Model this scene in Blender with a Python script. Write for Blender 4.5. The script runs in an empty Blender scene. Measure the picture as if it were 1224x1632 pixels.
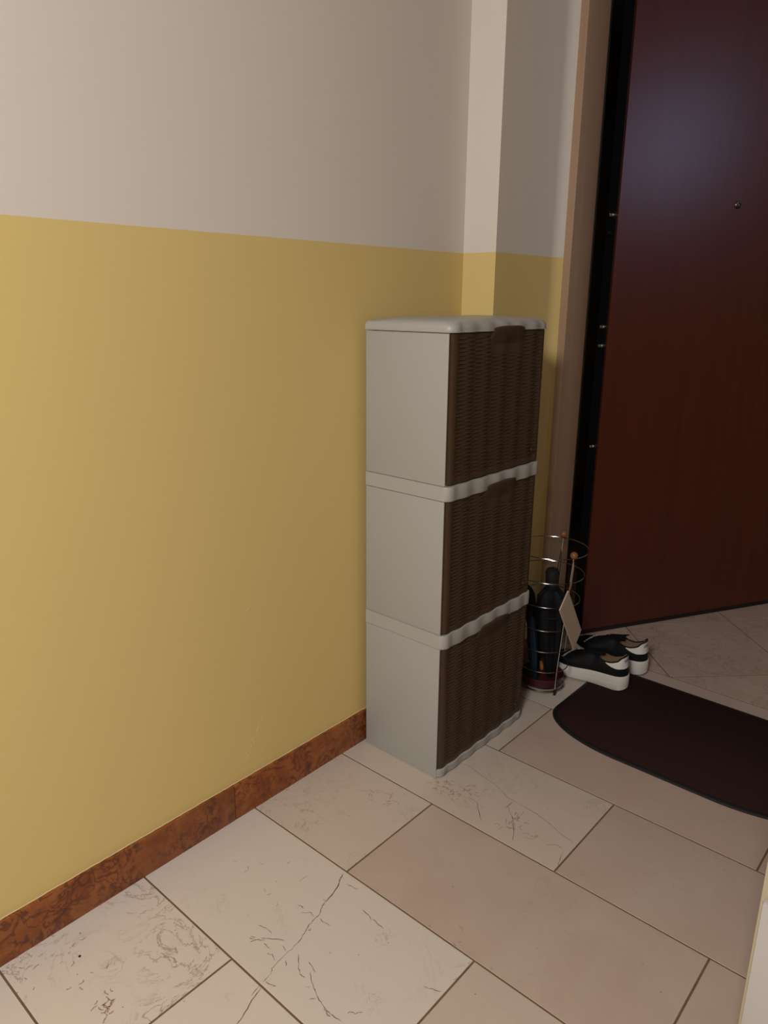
import bpy, bmesh, math, random
from math import sin, cos, pi, sqrt, radians
from mathutils import Vector, Matrix
random.seed(7)
S = bpy.context.scene
COL = S.collection

# ---------------------------------------------------------------- camera
F_PX, YAW, PITCH, ROLL = 1172.98, 0.7228297, 0.2816582, 0.0066988
fw = Vector((-sin(YAW)*cos(PITCH), cos(YAW)*cos(PITCH), -sin(PITCH)))
rt = fw.cross(Vector((0, 0, 1))).normalized()
up = rt.cross(fw)
r2 = rt*cos(ROLL) + up*sin(ROLL)
u2 = -rt*sin(ROLL) + up*cos(ROLL)
cam = bpy.data.cameras.new('camera')
cam.sensor_fit = 'HORIZONTAL'; cam.sensor_width = 36.0
cam.lens = F_PX/1224*36.0
cam.clip_start = 0.02
co = bpy.data.objects.new('camera', cam); COL.objects.link(co)
m = Matrix((r2, u2, -fw)).transposed().to_4x4()
m.translation = Vector((1.26125, 0, 1.215))
co.matrix_world = m
S.camera = co

# ---------------------------------------------------------------- light and exposure
S.view_settings.view_transform = 'Standard'
S.view_settings.look = 'None'
S.view_settings.gamma = 1.0
S.view_settings.use_curve_mapping = False
S.view_settings.exposure = 0.0
w = bpy.data.worlds.new('world'); S.world = w; w.use_nodes = True
w.node_tree.nodes['Background'].inputs[0].default_value = (0.8, 0.75, 0.7, 1)
w.node_tree.nodes['Background'].inputs[1].default_value = 0.05
def area(name, loc, target, size, power, color, size_y=None):
    l = bpy.data.lights.new(name, 'AREA'); l.energy = power; l.color = color
    l.size = size
    if size_y: l.shape = 'RECTANGLE'; l.size_y = size_y
    else: l.shape = 'DISK'
    o = bpy.data.objects.new(name, l); COL.objects.link(o)
    o.location = loc
    o.rotation_euler = (Vector(target)-Vector(loc)).to_track_quat('-Z', 'Y').to_euler()
    return o
# ceiling lamp of the room behind the camera
area('ceiling_lamp_light', (1.35, -1.3, 2.25), (0.45, 0.2, 0.0), 0.6, 66, (1.0, 0.97, 0.92))
# cool window light in the room on the right, far side
area('window_light', (3.3, 3.06, 2.22), (0.2, 2.6, 1.5), 0.42, 5.3, (0.50, 0.62, 1.0), 0.6)

# ---------------------------------------------------------------- helpers
def tag(o, label=None, cat=None, group=None, kind=None):
    if label: o['label'] = label
    if cat: o['category'] = cat
    if group: o['group'] = group
    if kind: o['kind'] = kind
    return o
def empty(name, loc, label, cat, group=None):
    o = bpy.data.objects.new(name, None); COL.objects.link(o); o.location = loc
    o.empty_display_size = 0.05
    return tag(o, label, cat, group)
def link_mesh(name, me, parent=None, loc=None):
    o = bpy.data.objects.new(name, me); COL.objects.link(o)
    if parent is not None:
        o.parent = parent
        # geometry is written in world coordinates; undo the parent's place
        o.matrix_parent_inverse = parent_matrix(parent).inverted()
    if loc: o.location = loc
    return o
def parent_matrix(p):
    M = Matrix.LocRotScale(p.location, p.rotation_euler, p.scale)
    if p.parent is not None:
        M = parent_matrix(p.parent) @ p.matrix_parent_inverse @ M
    return M
def mesh(name, verts, faces, mat, parent=None, smooth=True, angle=0.6, loc=None):
    me = bpy.data.meshes.new(name)
    me.from_pydata([tuple(v) for v in verts], [], [tuple(f) for f in faces])
    me.update()
    bm = bmesh.new(); bm.from_mesh(me)
    bmesh.ops.remove_doubles(bm, verts=bm.verts, dist=1e-5)
    bmesh.ops.recalc_face_normals(bm, faces=bm.faces)
    if smooth:
        for f in bm.faces: f.smooth = True
        for e in bm.edges:
            if len(e.link_faces) == 2 and e.calc_face_angle(0) > angle: e.smooth = False
    bm.to_mesh(me); bm.free()
    me.materials.append(mat)
    return link_mesh(name, me, parent, loc)
class MB:
    """collects shapes, all in world coordinates"""
    def __init__(s): s.v = []; s.f = []
    def add(s, v, f):
        n = len(s.v); s.v += [Vector(x) for x in v]; s.f += [[i+n for i in q] for q in f]; return s
    def box(s, x0, x1, y0, y1, z0, z1, b=0.0):
        if b <= 0:
            v = [(x, y, z) for x in (x0, x1) for y in (y0, y1) for z in (z0, z1)]
            return s.add(v, [(0,1,3,2),(4,6,7,5),(0,4,5,1),(2,3,7,6),(0,2,6,4),(1,5,7,3)])
        bm = bmesh.new()
        bmesh.ops.create_cube(bm, size=1)
        for q in bm.verts:
            q.co = Vector(((x0+x1)/2+q.co.x*(x1-x0), (y0+y1)/2+q.co.y*(y1-y0), (z0+z1)/2+q.co.z*(z1-z0)))
        bmesh.ops.bevel(bm, geom=list(bm.edges), offset=b, segments=2, profile=0.6, affect='EDGES')
        bm.verts.index_update()
        s.add([q.co.copy() for q in bm.verts], [[q.index for q in f.verts] for f in bm.faces]); bm.free()
        return s
    def tube(s, pts, r, n=8, closed=False, caps=True):
        pts = [Vector(p) for p in pts]; N = len(pts)
        rs = r if isinstance(r, (list, tuple)) else [r]*N
        base = len(s.v); prev = None
        for i, p in enumerate(pts):
            if closed: d = pts[(i+1) % N]-pts[i-1]
            else: d = pts[min(i+1, N-1)]-pts[max(i-1, 0)]
            d.normalize()
            if prev is None:
                a = Vector((0, 0, 1)) if abs(d.z) < 0.9 else Vector((1, 0, 0))
                e1 = d.cross(a).normalized()
            else:
                e1 = (prev - d*prev.dot(d)).normalized()
            prev = e1; e2 = d.cross(e1)
            for k in range(n):
                t = 2*pi*k/n
                s.v.append(p + (e1*cos(t)+e2*sin(t))*rs[i])
        M = N if closed else N-1
        for i in range(M):
            a = base+i*n; b = base+((i+1) % N)*n
            for k in range(n):
                s.f.append([a+k, a+(k+1) % n, b+(k+1) % n, b+k])
        if not closed and caps:
            s.f.append([base+k for k in range(n)]); s.f.append([base+(N-1)*n+k for k in range(n)])
        return s
    def lathe(s, c, prof, n=24, axis=None):
        """prof = [(radius, height)], revolved about axis through c"""
        c = Vector(c); ax = Vector(axis).normalized() if axis else Vector((0, 0, 1))
        a = Vector((0, 0, 1)) if abs(ax.z) < 0.9 else Vector((1, 0, 0))
        e1 = ax.cross(a).normalized(); e2 = ax.cross(e1)
        base = len(s.v); N = len(prof)
        for (r, h) in prof:
            for k in range(n):
                t = 2*pi*k/n
                s.v.append(c+ax*h+(e1*cos(t)+e2*sin(t))*max(r, 1e-5))
        for i in range(N-1):
            for k in range(n):
                a0 = base+i*n; b0 = a0+n
                s.f.append([a0+k, a0+(k+1) % n, b0+(k+1) % n, b0+k])
        s.f.append([base+k for k in range(n)]); s.f.append([base+(N-1)*n+k for k in range(n)])
        return s
    def ball(s, c, r, n=12):
        return s.lathe(c, [(r*sin(pi*i/n), -r*cos(pi*i/n)) for i in range(n+1)], n*2)
    def loft(s, loops, cap0=True, cap1=True):
        base = len(s.v); n = len(loops[0])
        for L in loops: s.v += [Vector(p) for p in L]
        for i in range(len(loops)-1):
            for k in range(n):
                a = base+i*n; b = a+n
                s.f.append([a+k, a+(k+1) % n, b+(k+1) % n, b+k])
        if cap0: s.f.append([base+k for k in range(n)])
        if cap1: s.f.append([base+(len(loops)-1)*n+k for k in range(n)])
        return s
    def grid(s, rows, flip=False):
        base = len(s.v); n = len(rows[0])
        for L in rows: s.v += [Vector(p) for p in L]
        for i in range(len(rows)-1):
            for k in range(n-1):
                a = base+i*n+k; s.f.append([a, a+1, a+n+1, a+n])
        return s
    def build(s, name, mat, parent=None, smooth=True, angle=0.6, loc=None):
        return mesh(name, s.v, s.f, mat, parent, smooth, angle, loc)

# ---------------------------------------------------------------- materials
def mat(name, color, rough=0.5, metal=0.0, spec=0.5, coat=0.0, sheen=0.0):
    m = bpy.data.materials.new(name); m.use_nodes = True
    b = m.node_tree.nodes['Principled BSDF']
    b.inputs['Base Color'].default_value = (*color, 1)
    b.inputs['Roughness'].default_value = rough
    b.inputs['Metallic'].default_value = metal
    b.inputs['Specular IOR Level'].default_value = spec
    b.inputs['Coat Weight'].default_value = coat
    b.inputs['Sheen Weight'].default_value = sheen
    return m
class NT:
    def __init__(s, m):
        s.m = m; s.t = m.node_tree; s.n = s.t.nodes; s.l = s.t.links; s.b = s.n['Principled BSDF']
    def new(s, typ, **kw):
        q = s.n.new(typ)
        for k, v in kw.items(): setattr(q, k, v)
        return q
    def link(s, a, b): s.l.new(a, b)
    def val(s, sock, v):
        if hasattr(v, 'default_value') or hasattr(v, 'is_linked'): s.l.new(v, sock)
        else: sock.default_value = v
    def math(s, op, a, b=0.0, clamp=False):
        q = s.new('ShaderNodeMath', operation=op); q.use_clamp = clamp
        s.val(q.inputs[0], a); s.val(q.inputs[1], b); return q.outputs[0]
    def mix(s, f, a, b, typ='MIX'):
        q = s.new('ShaderNodeMix', data_type='RGBA', blend_type=typ)
        s.val(q.inputs[0], f)
        for i, v in ((6, a), (7, b)):
            if isinstance(v, tuple): q.inputs[i].default_value = (*v[:3], 1)
            else: s.l.new(v, q.inputs[i])
        return q.outputs[2]
    def noise(s, vec, scale, detail=4, rough=0.55, dist=0.0):
        q = s.new('ShaderNodeTexNoise'); q.inputs['Scale'].default_value = scale
        q.inputs['Detail'].default_value = detail; q.inputs['Roughness'].default_value = rough
        q.inputs['Distortion'].default_value = dist
        if vec is not None: s.l.new(vec, q.inputs['Vector'])
        return q.outputs['Fac']
    def ramp(s, f, stops):
        q = s.new('ShaderNodeValToRGB'); e = q.color_ramp.elements
        while len(e) < len(stops): e.new(0.5)
        for i, (p, c) in enumerate(stops):
            e[i].position = p; e[i].color = (*c, 1) if isinstance(c, tuple) else (c, c, c, 1)
        s.l.new(f, q.inputs[0]); return q.outputs[0]
    def pos(s): return s.new('ShaderNodeNewGeometry').outputs['Position']
    def obj(s): return s.new('ShaderNodeTexCoord').outputs['Object']
    def rnd(s): return s.new('ShaderNodeObjectInfo').outputs['Random']
    def mapping(s, vec, scale=(1, 1, 1), loc=None):
        q = s.new('ShaderNodeMapping'); s.l.new(vec, q.inputs[0]); q.inputs['Scale'].default_value = scale
        if loc is not None: s.val(q.inputs['Location'], loc)
        return q.outputs[0]
    def bump(s, h, strength=0.2, dist=0.001):
        q = s.new('ShaderNodeBump'); q.inputs['Strength'].default_value = strength
        q.inputs['Distance'].default_value = dist
        s.l.new(h, q.inputs['Height']); s.l.new(q.outputs[0], s.b.inputs['Normal'])

WHITE_PAINT = (0.68, 0.625, 0.585)
YELLOW_PAINT = (0.68, 0.515, 0.205)
def make_wall_paint(name, split):
    m = mat(name, WHITE_PAINT, 0.62, spec=0.25); n = NT(m); p = n.pos()
    sep = n.new('ShaderNodeSeparateXYZ'); n.link(p, sep.inputs[0])
    wob = n.math('MULTIPLY', n.math('SUBTRACT', n.noise(p, 30, 2), 0.5), 0.0016)
    f = n.math('GREATER_THAN', n.math('ADD', sep.outputs[2], wob), split)
    big = n.noise(p, 1.3, 3)
    col = n.mix(f, YELLOW_PAINT, WHITE_PAINT)
    col = n.mix(n.math('MULTIPLY', big, 0.10), col, (0.5, 0.42, 0.30))
    n.link(col, n.b.inputs['Base Color'])
    h = n.noise(p, 260, 3, 0.6)
    n.bump(n.math('ADD', h, n.math('MULTIPLY', n.noise(p, 9, 2), 2.0)), 0.10, 0.0012)
    return m
PAINT = make_wall_paint('two_tone_wall_paint', 1.3385)
CEIL = mat('ceiling_paint', (0.72, 0.69, 0.65), 0.8, spec=0.2)
_n = NT(CEIL); _n.bump(_n.noise(_n.pos(), 200, 3), 0.1, 0.001)
GROUT = mat('grout', (0.19, 0.125, 0.075), 0.9, spec=0.1)
_n = NT(GROUT); _p = _n.pos()
_n.link(_n.mix(_n.noise(_p, 25, 3), (0.10, 0.065, 0.04), (0.21, 0.145, 0.09)), _n.b.inputs['Base Color'])

def make_tile_mat():
    m = mat('pink_beige_marble', (0.5, 0.42, 0.36), 0.36, spec=0.4); n = NT(m)
    r = n.rnd(); comb = n.new('ShaderNodeCombineXYZ')
    n.val(comb.inputs[0], n.math('MULTIPLY', r, 37.0)); n.val(comb.inputs[1], n.math('MULTIPLY', r, 91.0)); n.val(comb.inputs[2], n.math('MULTIPLY', r, 13.0))
    q = n.new('ShaderNodeVectorMath', operation='ADD'); n.link(n.pos(), q.inputs[0]); n.link(comb.outputs[0], q.inputs[1]); p = q.outputs[0]
    r2 = n.math('FRACT', n.math('MULTIPLY', r, 7.31))
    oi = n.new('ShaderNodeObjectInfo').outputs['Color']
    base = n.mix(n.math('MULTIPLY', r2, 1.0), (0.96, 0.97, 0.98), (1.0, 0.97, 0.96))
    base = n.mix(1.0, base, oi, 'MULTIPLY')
    cloud = n.noise(p, 5, 5, 0.6, 0.6)
    base = n.mix(n.ramp(cloud, [(0.35, 0.0), (0.7, 0.22)]), base, (0.60, 0.54, 0.48))
    # rust-pink veining on some of the slabs
    amt = n.new('ShaderNodeObjectInfo').outputs['Alpha']
    v = n.noise(p, 7, 8, 0.68, 1.6)
    line = n.math('ABSOLUTE', n.math('SUBTRACT', v, 0.5))
    lf = n.ramp(line, [(0.0, 1.0), (0.012, 0.0)])
    mask = n.ramp(n.math('ADD', n.noise(p, 3.6, 3), n.math('MULTIPLY', amt, 0.12)), [(0.50, 0.0), (0.66, 1.0)])
    vein = n.math('MULTIPLY', n.math('MULTIPLY', lf, mask), amt)
    base = n.mix(vein, base, (0.22, 0.115, 0.075))
    # dark fossil squiggles, sparse
    v2 = n.noise(p, 26, 4, 0.6, 2.2)
    l2 = n.ramp(n.math('ABSOLUTE', n.math('SUBTRACT', v2, 0.5)), [(0.0, 1.0), (0.018, 0.0)])
    m2 = n.ramp(n.noise(p, 6.5, 2), [(0.63, 0.0), (0.70, 1.0)])
    base = n.mix(n.math('MULTIPLY', n.math('MULTIPLY', l2, m2), 0.5), base, (0.17, 0.11, 0.085))
    # specks
    vo = n.new('ShaderNodeTexVoronoi'); vo.inputs['Scale'].default_value = 42; n.link(p, vo.inputs['Vector'])
    sp = n.ramp(vo.outputs['Distance'], [(0.045, 1.0), (0.075, 0.0)])
    sep = n.new('ShaderNodeSeparateColor'); n.link(vo.outputs['Color'], sep.inputs[0])
    sp = n.math('MULTIPLY', sp, n.math('GREATER_THAN', sep.outputs[0], 0.72))
    base = n.mix(n.math('MULTIPLY', sp, 0.7), base, (0.15, 0.08, 0.05))
    n.link(base, n.b.inputs['Base Color'])
    n.val(n.b.inputs['Roughness'], n.math('ADD', n.math('MULTIPLY', n.noise(p, 12, 3), 0.16), 0.30))
    n.bump(n.noise(p, 18, 5, 0.6), 0.06, 0.001)
    return m
TILE = make_tile_mat()
VEIN = mat('marble_crack', (0.12, 0.085, 0.065), 0.7, spec=0.2)
VEIN2 = mat('marble_rust_vein', (0.33, 0.215, 0.155), 0.7, spec=0.2)

def make_red_marble():
    m = mat('red_marble', (0.3, 0.1, 0.05), 0.32, spec=0.45); n = NT(m)
    r = n.rnd(); comb = n.new('ShaderNodeCombineXYZ'); n.val(comb.inputs[0], n.math('MULTIPLY', r, 50.0))
    q = n.new('ShaderNodeVectorMath', operation='ADD'); n.link(n.pos(), q.inputs[0]); n.link(comb.outputs[0], q.inputs[1]); p = q.outputs[0]
    a = n.noise(p, 17, 4, 0.55, 0.8)
    base = n.mix(n.ramp(a, [(0.40, 0.0), (0.62, 1.0)]), (0.215, 0.058, 0.013), (0.300, 0.098, 0.026))
    v = n.noise(p, 24, 3, 0.5, 1.8)
    l = n.ramp(n.math('ABSOLUTE', n.math('SUBTRACT', v, 0.5)), [(0.0, 1.0), (0.030, 0.7), (0.055, 0.0)])
    mk = n.ramp(n.noise(p, 11, 2), [(0.42, 0.15), (0.55, 1.0)])
    base = n.mix(n.math('MULTIPLY', n.math('MULTIPLY', l, mk), 0.80), base, (0.075, 0.018, 0.009))
    bl = n.ramp(n.noise(p, 38, 4, 0.6, 0.5), [(0.56, 0.0), (0.66, 1.0)])
    base = n.mix(n.math('MULTIPLY', bl, 0.65), base, (0.085, 0.022, 0.012))
    n.link(base, n.b.inputs['Base Color'])
    return m
RED = make_red_marble()

def plastic(name, col, rough=0.42, grain=400, st=0.05):
    m = mat(name, col, rough, spec=0.4); n = NT(m); p = n.pos()
    n.bump(n.noise(p, grain, 2), st, 0.0006)
    dirt = n.noise(p, 7, 3)
    n.link(n.mix(n.math('MULTIPLY', dirt, 0.08), col, tuple(c*0.72 for c in col)), n.b.inputs['Base Color'])
    return m
BEIGE = plastic('beige_plastic', (0.355, 0.345, 0.335), 0.42)
BEIGE2 = plastic('beige_trim_plastic', (0.375, 0.362, 0.350), 0.38)
BROWN = plastic('brown_rattan_plastic', (0.058, 0.033, 0.019), 0.46, 300, 0.08)
BROWN2 = plastic('brown_smooth_plastic', (0.054, 0.031, 0.018), 0.50, 500, 0.04)

def wood(name, c1, c2, rough, scale=(60, 60, 3.0), spec=0.4, coat=0.0):
    m = mat(name, c1, rough, spec=spec, coat=coat); n = NT(m)
    if coat: n.b.inputs['Coat Roughness'].default_value = 0.3
    p = n.mapping(n.obj(), scale)
    g = n.noise(p, 1.0, 5, 0.6, 0.4)
    g2 = n.noise(n.mapping(n.obj(), (scale[0]*5, scale[1]*5, scale[2]*3)), 1.0, 3)
    f = n.math('ADD', n.math('MULTIPLY', g, 0.75), n.math('MULTIPLY', g2, 0.25))
    n.link(n.mix(n.ramp(f, [(0.3, 0.0), (0.72, 1.0)]), c1, c2), n.b.inputs['Base Color'])
    n.bump(g2, 0.03, 0.0005)
    return m
MAHOG = wood('mahogany_veneer', (0.058, 0.0095, 0.0045), (0.082, 0.014, 0.006), 0.31, (26, 26, 1.1), 0.5)
CASE = wood('tan_casing_laminate', (0.30, 0.195, 0.125), (0.36, 0.24, 0.16), 0.38, (40, 40, 1.5), 0.45)
BLACK = mat('black_painted_steel', (0.006, 0.006, 0.007), 0.42, spec=0.35)
_n = NT(BLACK); _n.bump(_n.noise(_n.pos(), 500, 2), 0.05, 0.0004)
RUBBER = mat('black_rubber', (0.010, 0.009, 0.009), 0.65, spec=0.3)
_n = NT(RUBBER); _n.bump(_n.noise(_n.pos(), 700, 2), 0.1, 0.0004)
CHROME = mat('chrome', (0.40, 0.385, 0.36), 0.22, 1.0)
_n = NT(CHROME); _n.val(_n.b.inputs['Roughness'], _n.math('ADD', _n.math('MULTIPLY', _n.noise(_n.pos(), 60, 2), 0.12), 0.12))
STEEL = mat('polished_steel', (0.75, 0.74, 0.72), 0.2, 1.0)
_n = NT(STEEL); _n.val(_n.b.inputs['Roughness'], _n.math('ADD', _n.math('MULTIPLY', _n.noise(_n.pos(), 90, 2), 0.1), 0.14))
BALL = wood('turned_beech', (0.20, 0.075, 0.028), (0.27, 0.11, 0.045), 0.4, (90, 90, 40))
ORANGE = mat('orange_plastic', (0.45, 0.15, 0.03), 0.45)
_n = NT(ORANGE); _n.bump(_n.noise(_n.pos(), 300, 2), 0.1, 0.0005)
MAROON = plastic('maroon_plastic', (0.050, 0.008, 0.009), 0.4)
def cloth(name, c, rough=0.85, sc=900, st=0.3, spec=0.15):
    m = mat(name, c, rough, spec=spec); n = NT(m); p = n.pos()
    f = n.noise(p, sc, 2)
    n.link(n.mix(f, tuple(x*0.7 for x in c), tuple(min(1, x*1.3) for x in c)), n.b.inputs['Base Color'])
    n.bump(n.noise(p, sc*0.6, 3), st, 0.0008); return m
CARPET = cloth('dark_brown_carpet', (0.030, 0.014, 0.013), 0.95, 350, 0.8, 0.05)
BLK_CLOTH = cloth('black_nylon', (0.007, 0.007, 0.009), 0.75, 500, 0.2, 0.2)
BLU_CLOTH = cloth('blue_nylon', (0.009, 0.024, 0.044), 0.55, 500, 0.2, 0.3)
GRY_CLOTH = cloth('charcoal_nylon', (0.012, 0.012, 0.013), 0.7, 500, 0.2, 0.2)
SHOE_BLK = cloth('black_leather', (0.005, 0.005, 0.006), 0.65, 260, 0.25, 0.22)
SHOE_WHT = plastic('white_rubber', (0.62, 0.585, 0.54), 0.5, 200, 0.05)
SHOE_TAB = plastic('white_leather', (0.70, 0.67, 0.64), 0.5, 260, 0.1)
LINING = cloth('tan_lining', (0.24, 0.145, 0.085), 0.8, 700, 0.2)
PRINT = mat('black_print', (0.02, 0.018, 0.018), 0.6)
_n = NT(PRINT); _n.bump(_n.noise(_n.pos(), 800, 1), 0.03, 0.0002)
CRYST = mat('crystal_bead', (0.85, 0.84, 0.82), 0.08, 0.85)
_n = NT(CRYST); _n.val(_n.b.inputs['Roughness'], _n.math('ADD', _n.math('MULTIPLY', _n.noise(_n.pos(), 300, 1), 0.1), 0.05))
CARD = plastic('cream_board', (0.50, 0.40, 0.31), 0.6)
RIBBON = cloth('beige_ribbon', (0.34, 0.23, 0.14), 0.8, 900, 0.2)
FLAKE = mat('bare_plaster', (0.70, 0.60, 0.38), 0.8, spec=0.1)
_n = NT(FLAKE); _n.bump(_n.noise(_n.pos(), 400, 2), 0.3, 0.0006)
WHITE_TRIM = plastic('white_enamel', (0.47, 0.45, 0.455), 0.45)
CREAM = mat('cream_paint', (0.46, 0.40, 0.28), 0.6, spec=0.25)
_n = NT(CREAM); _n.bump(_n.noise(_n.pos(), 240, 3), 0.1, 0.001)
GLASSY = mat('peephole_glass', (0.02, 0.022, 0.03), 0.08, 0.0, 0.8)
_n = NT(GLASSY); _n.bump(_n.noise(_n.pos(), 50, 1), 0.01, 0.0001)

# ================================================================ THE SETTING
XR, YB, YF, ZC = 3.6, -2.8, 4.6, 2.70
XP = 0.0966                      # outer face of the wall beyond the pilaster
def struct(o): o['kind'] = 'structure'; return o
struct(MB().box(-0.16, -0.01, YB-.15, 1.768, 0, ZC).build('wall_left', PAINT, smooth=False))
# pilaster and the stretch of wall up to the door casing, flaring a little where it meets it
plan = [(-0.16, 1.768), (XP, 1.768)]
for i in range(9):
    t = i/8; plan.append((XP+0.017*t*t, 2.062+0.048*t))
plan += [(-0.16, 2.11)]
mb = MB().loft([[(x, y, z) for x, y in plan] for z in (0.0, ZC)])
struct(mb.build('wall_pilaster', PAINT, smooth=True, angle=0.5))
DY0, DY1, DZ = 2.241, 3.36, 2.27         # door opening
mb = MB().box(-0.16, XP, DY1+.131, YF, 0, ZC).box(-0.16, XP, 2.11, DY1+.131, DZ+.131, ZC)
mb.box(-0.16, 0.02, 2.11, 2.30, 0, DZ+.131)
struct(mb.build('wall_beside_entrance', PAINT, smooth=False))
struct(MB().box(-0.95, XR+.15, YF, YF+.15, 0, ZC).build('wall_far', PAINT, smooth=False))
struct(MB().box(-0.16, XR+.15, YB-.15, YB, 0, ZC).build('wall_back', PAINT, smooth=False))
struct(MB().box(XR, XR+.15, YB, YF, 0, ZC).build('wall_right', PAINT, smooth=False))
struct(MB().box(-1.10, -0.95, 2.0, YF+.15, 0, ZC).box(-0.95, -0.16, 2.0, 2.11, 0, ZC).build('wall_landing', CREAM, smooth=False))
struct(MB().box(-1.10, XR+.15, YB-.15, YF+.15, ZC, ZC+.1).build('ceiling', CEIL, smooth=False))
# partition whose end stands at the right edge of the view
pw = struct(MB().box(1.0965, 1.215, 1.021, 2.28, 0, ZC, 0.004).build('wall_partition', CREAM, angle=0.9))
tr = MB().box(1.1025, 1.209, 1.008, 1.021, 0, 0.385, 0.003).build('trim_1', WHITE_TRIM, angle=0.9)
struct(tr)

# floor: grout bed with separate marble tiles laid on it
fl = MB().box(-1.1, XR+.15, YB-.15, YF+.15, -0.06, -0.0011).build('floor', GROUT, smooth=False)
struct(fl)
def clip(poly, a, b, c):
    """keep a*x+b*y<=c"""
    out = []
    for i, p in enumerate(poly):
        q = poly[(i+1) % len(poly)]
        dp = a*p[0]+b*p[1]-c; dq = a*q[0]+b*q[1]-c
        if dp <= 0: out.append(p)
        if (dp < 0 < dq) or (dq < 0 < dp):
            t = dp/(dp-dq); out.append((p[0]+(q[0]-p[0])*t, p[1]+(q[1]-p[1])*t))
    return out
TILES = {}
def tile(poly, key=None):
    # drop doubles and slivers
    pp = []
    for p in poly:
        if not pp or (abs(p[0]-pp[-1][0])+abs(p[1]-pp[-1][1])) > 1e-4: pp.append(p)
    if len(pp) > 2 and (abs(pp[0][0]-pp[-1][0])+abs(pp[0][1]-pp[-1][1])) < 1e-4: pp.pop()
    if len(pp) < 3: return
    ar = sum(pp[i][0]*pp[(i+1) % len(pp)][1]-pp[(i+1) % len(pp)][0]*pp[i][1] for i in range(len(pp)))/2
    if abs(ar) < 2e-4: return
    if ar < 0: pp.reverse()
    n = len(pp)
    def inset(d):
        out = []
        for i in range(n):
            p0 = Vector(pp[i-1]); p1 = Vector(pp[i]); p2 = Vector(pp[(i+1) % n])
            d1 = (p1-p0).normalized(); d2 = (p2-p1).normalized()
            n1 = Vector((-d1.y, d1.x)); n2 = Vector((-d2.y, d2.x))
            k = 1+n1.dot(n2)
            o = (n1+n2)*(d/max(k, 0.3))
            out.append(p1+o)
        return out
    dz = random.uniform(-0.0004, 0.0002)
    cx = sum(p[0] for p in pp)/n; cy = sum(p[1] for p in pp)/n
    rings = [(0.0, -0.010), (0.0, -0.0005), (0.0005, 0.0)]
    V = []; F = []
    for d, z in rings:
        V += [(p.x-cx, p.y-cy, z) for p in inset(d)]
    for i in range(2):
        for k in range(n): F.append([i*n+k, i*n+(k+1) % n, (i+1)*n+(k+1) % n, (i+1)*n+k])
    F.append([2*n+k for k in range(n)])
    me = bpy.data.meshes.new('tile'); me.from_pydata(V, [], F); me.update(); me.materials.append(TILE)
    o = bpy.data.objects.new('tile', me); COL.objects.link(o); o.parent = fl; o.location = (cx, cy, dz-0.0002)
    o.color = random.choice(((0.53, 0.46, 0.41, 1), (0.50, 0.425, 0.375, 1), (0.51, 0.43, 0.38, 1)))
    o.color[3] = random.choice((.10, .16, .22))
    if key: TILES[key] = o
    return o
G = 0.0020      # half a joint
H = 1.215
rowsY = [.2805*H, .5335*H, .7855*H, 1.0380*H, 1.2880*H, 1.5325*H, 1.785*H]
step = .2515*H
while rowsY[0] > YB: rowsY.insert(0, rowsY[0]-step)
YG = 1.900*H
L = .5565*H
i0 = rowsY.index(.2805*H)
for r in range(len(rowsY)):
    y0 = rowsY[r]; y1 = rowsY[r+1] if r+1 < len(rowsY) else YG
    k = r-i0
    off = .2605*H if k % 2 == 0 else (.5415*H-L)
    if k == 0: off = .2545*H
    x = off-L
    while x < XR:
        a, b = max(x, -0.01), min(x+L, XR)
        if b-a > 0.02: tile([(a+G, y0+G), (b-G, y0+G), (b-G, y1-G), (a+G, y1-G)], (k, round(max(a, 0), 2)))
        x += L
# tiles laid on the diagonal beyond the strip
U0, V0, D = 2.8215, 1.7950, 0.6115
for iu in range(-6, 12):
    for iv in range(-12, 10):
        u0, u1 = U0+iu*D+G*1.4, U0+(iu+1)*D-G*1.4
        v0, v1 = V0+iv*D+G*1.4, V0+(iv+1)*D-G*1.4
        P = [((u-v)/2, (u+v)/2) for u, v in ((u0, v0), (u1, v0), (u1, v1), (u0, v1))]
        P = clip(P, 0, -1, -(YG+G)); P = clip(P, 0, 1, YF); P = clip(P, -1, 0, 0.95); P = clip(P, 1, 0, XR)
        if len(P) >= 3:
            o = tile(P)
            if o: o.color = random.choice(((0.44, 0.325, 0.27, 1), (0.42, 0.315, 0.265, 1)))  # darker tint: partly different stone, partly the dimness out there painted in

# near-left slabs paler, greyer, right ones pinker: partly stone, partly light falloff painted in
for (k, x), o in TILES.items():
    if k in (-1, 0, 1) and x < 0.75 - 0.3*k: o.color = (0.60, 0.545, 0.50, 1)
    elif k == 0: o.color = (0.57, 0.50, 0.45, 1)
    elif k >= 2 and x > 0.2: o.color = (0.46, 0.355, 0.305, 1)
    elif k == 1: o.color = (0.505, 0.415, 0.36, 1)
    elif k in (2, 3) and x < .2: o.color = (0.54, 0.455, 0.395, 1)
    o.color[3] = {(0, True): 0.95, (1, True): .28, (2, True): .65, (3, True): .30}.get((k, x < .2), random.choice((.08, .14, .20)))

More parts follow.
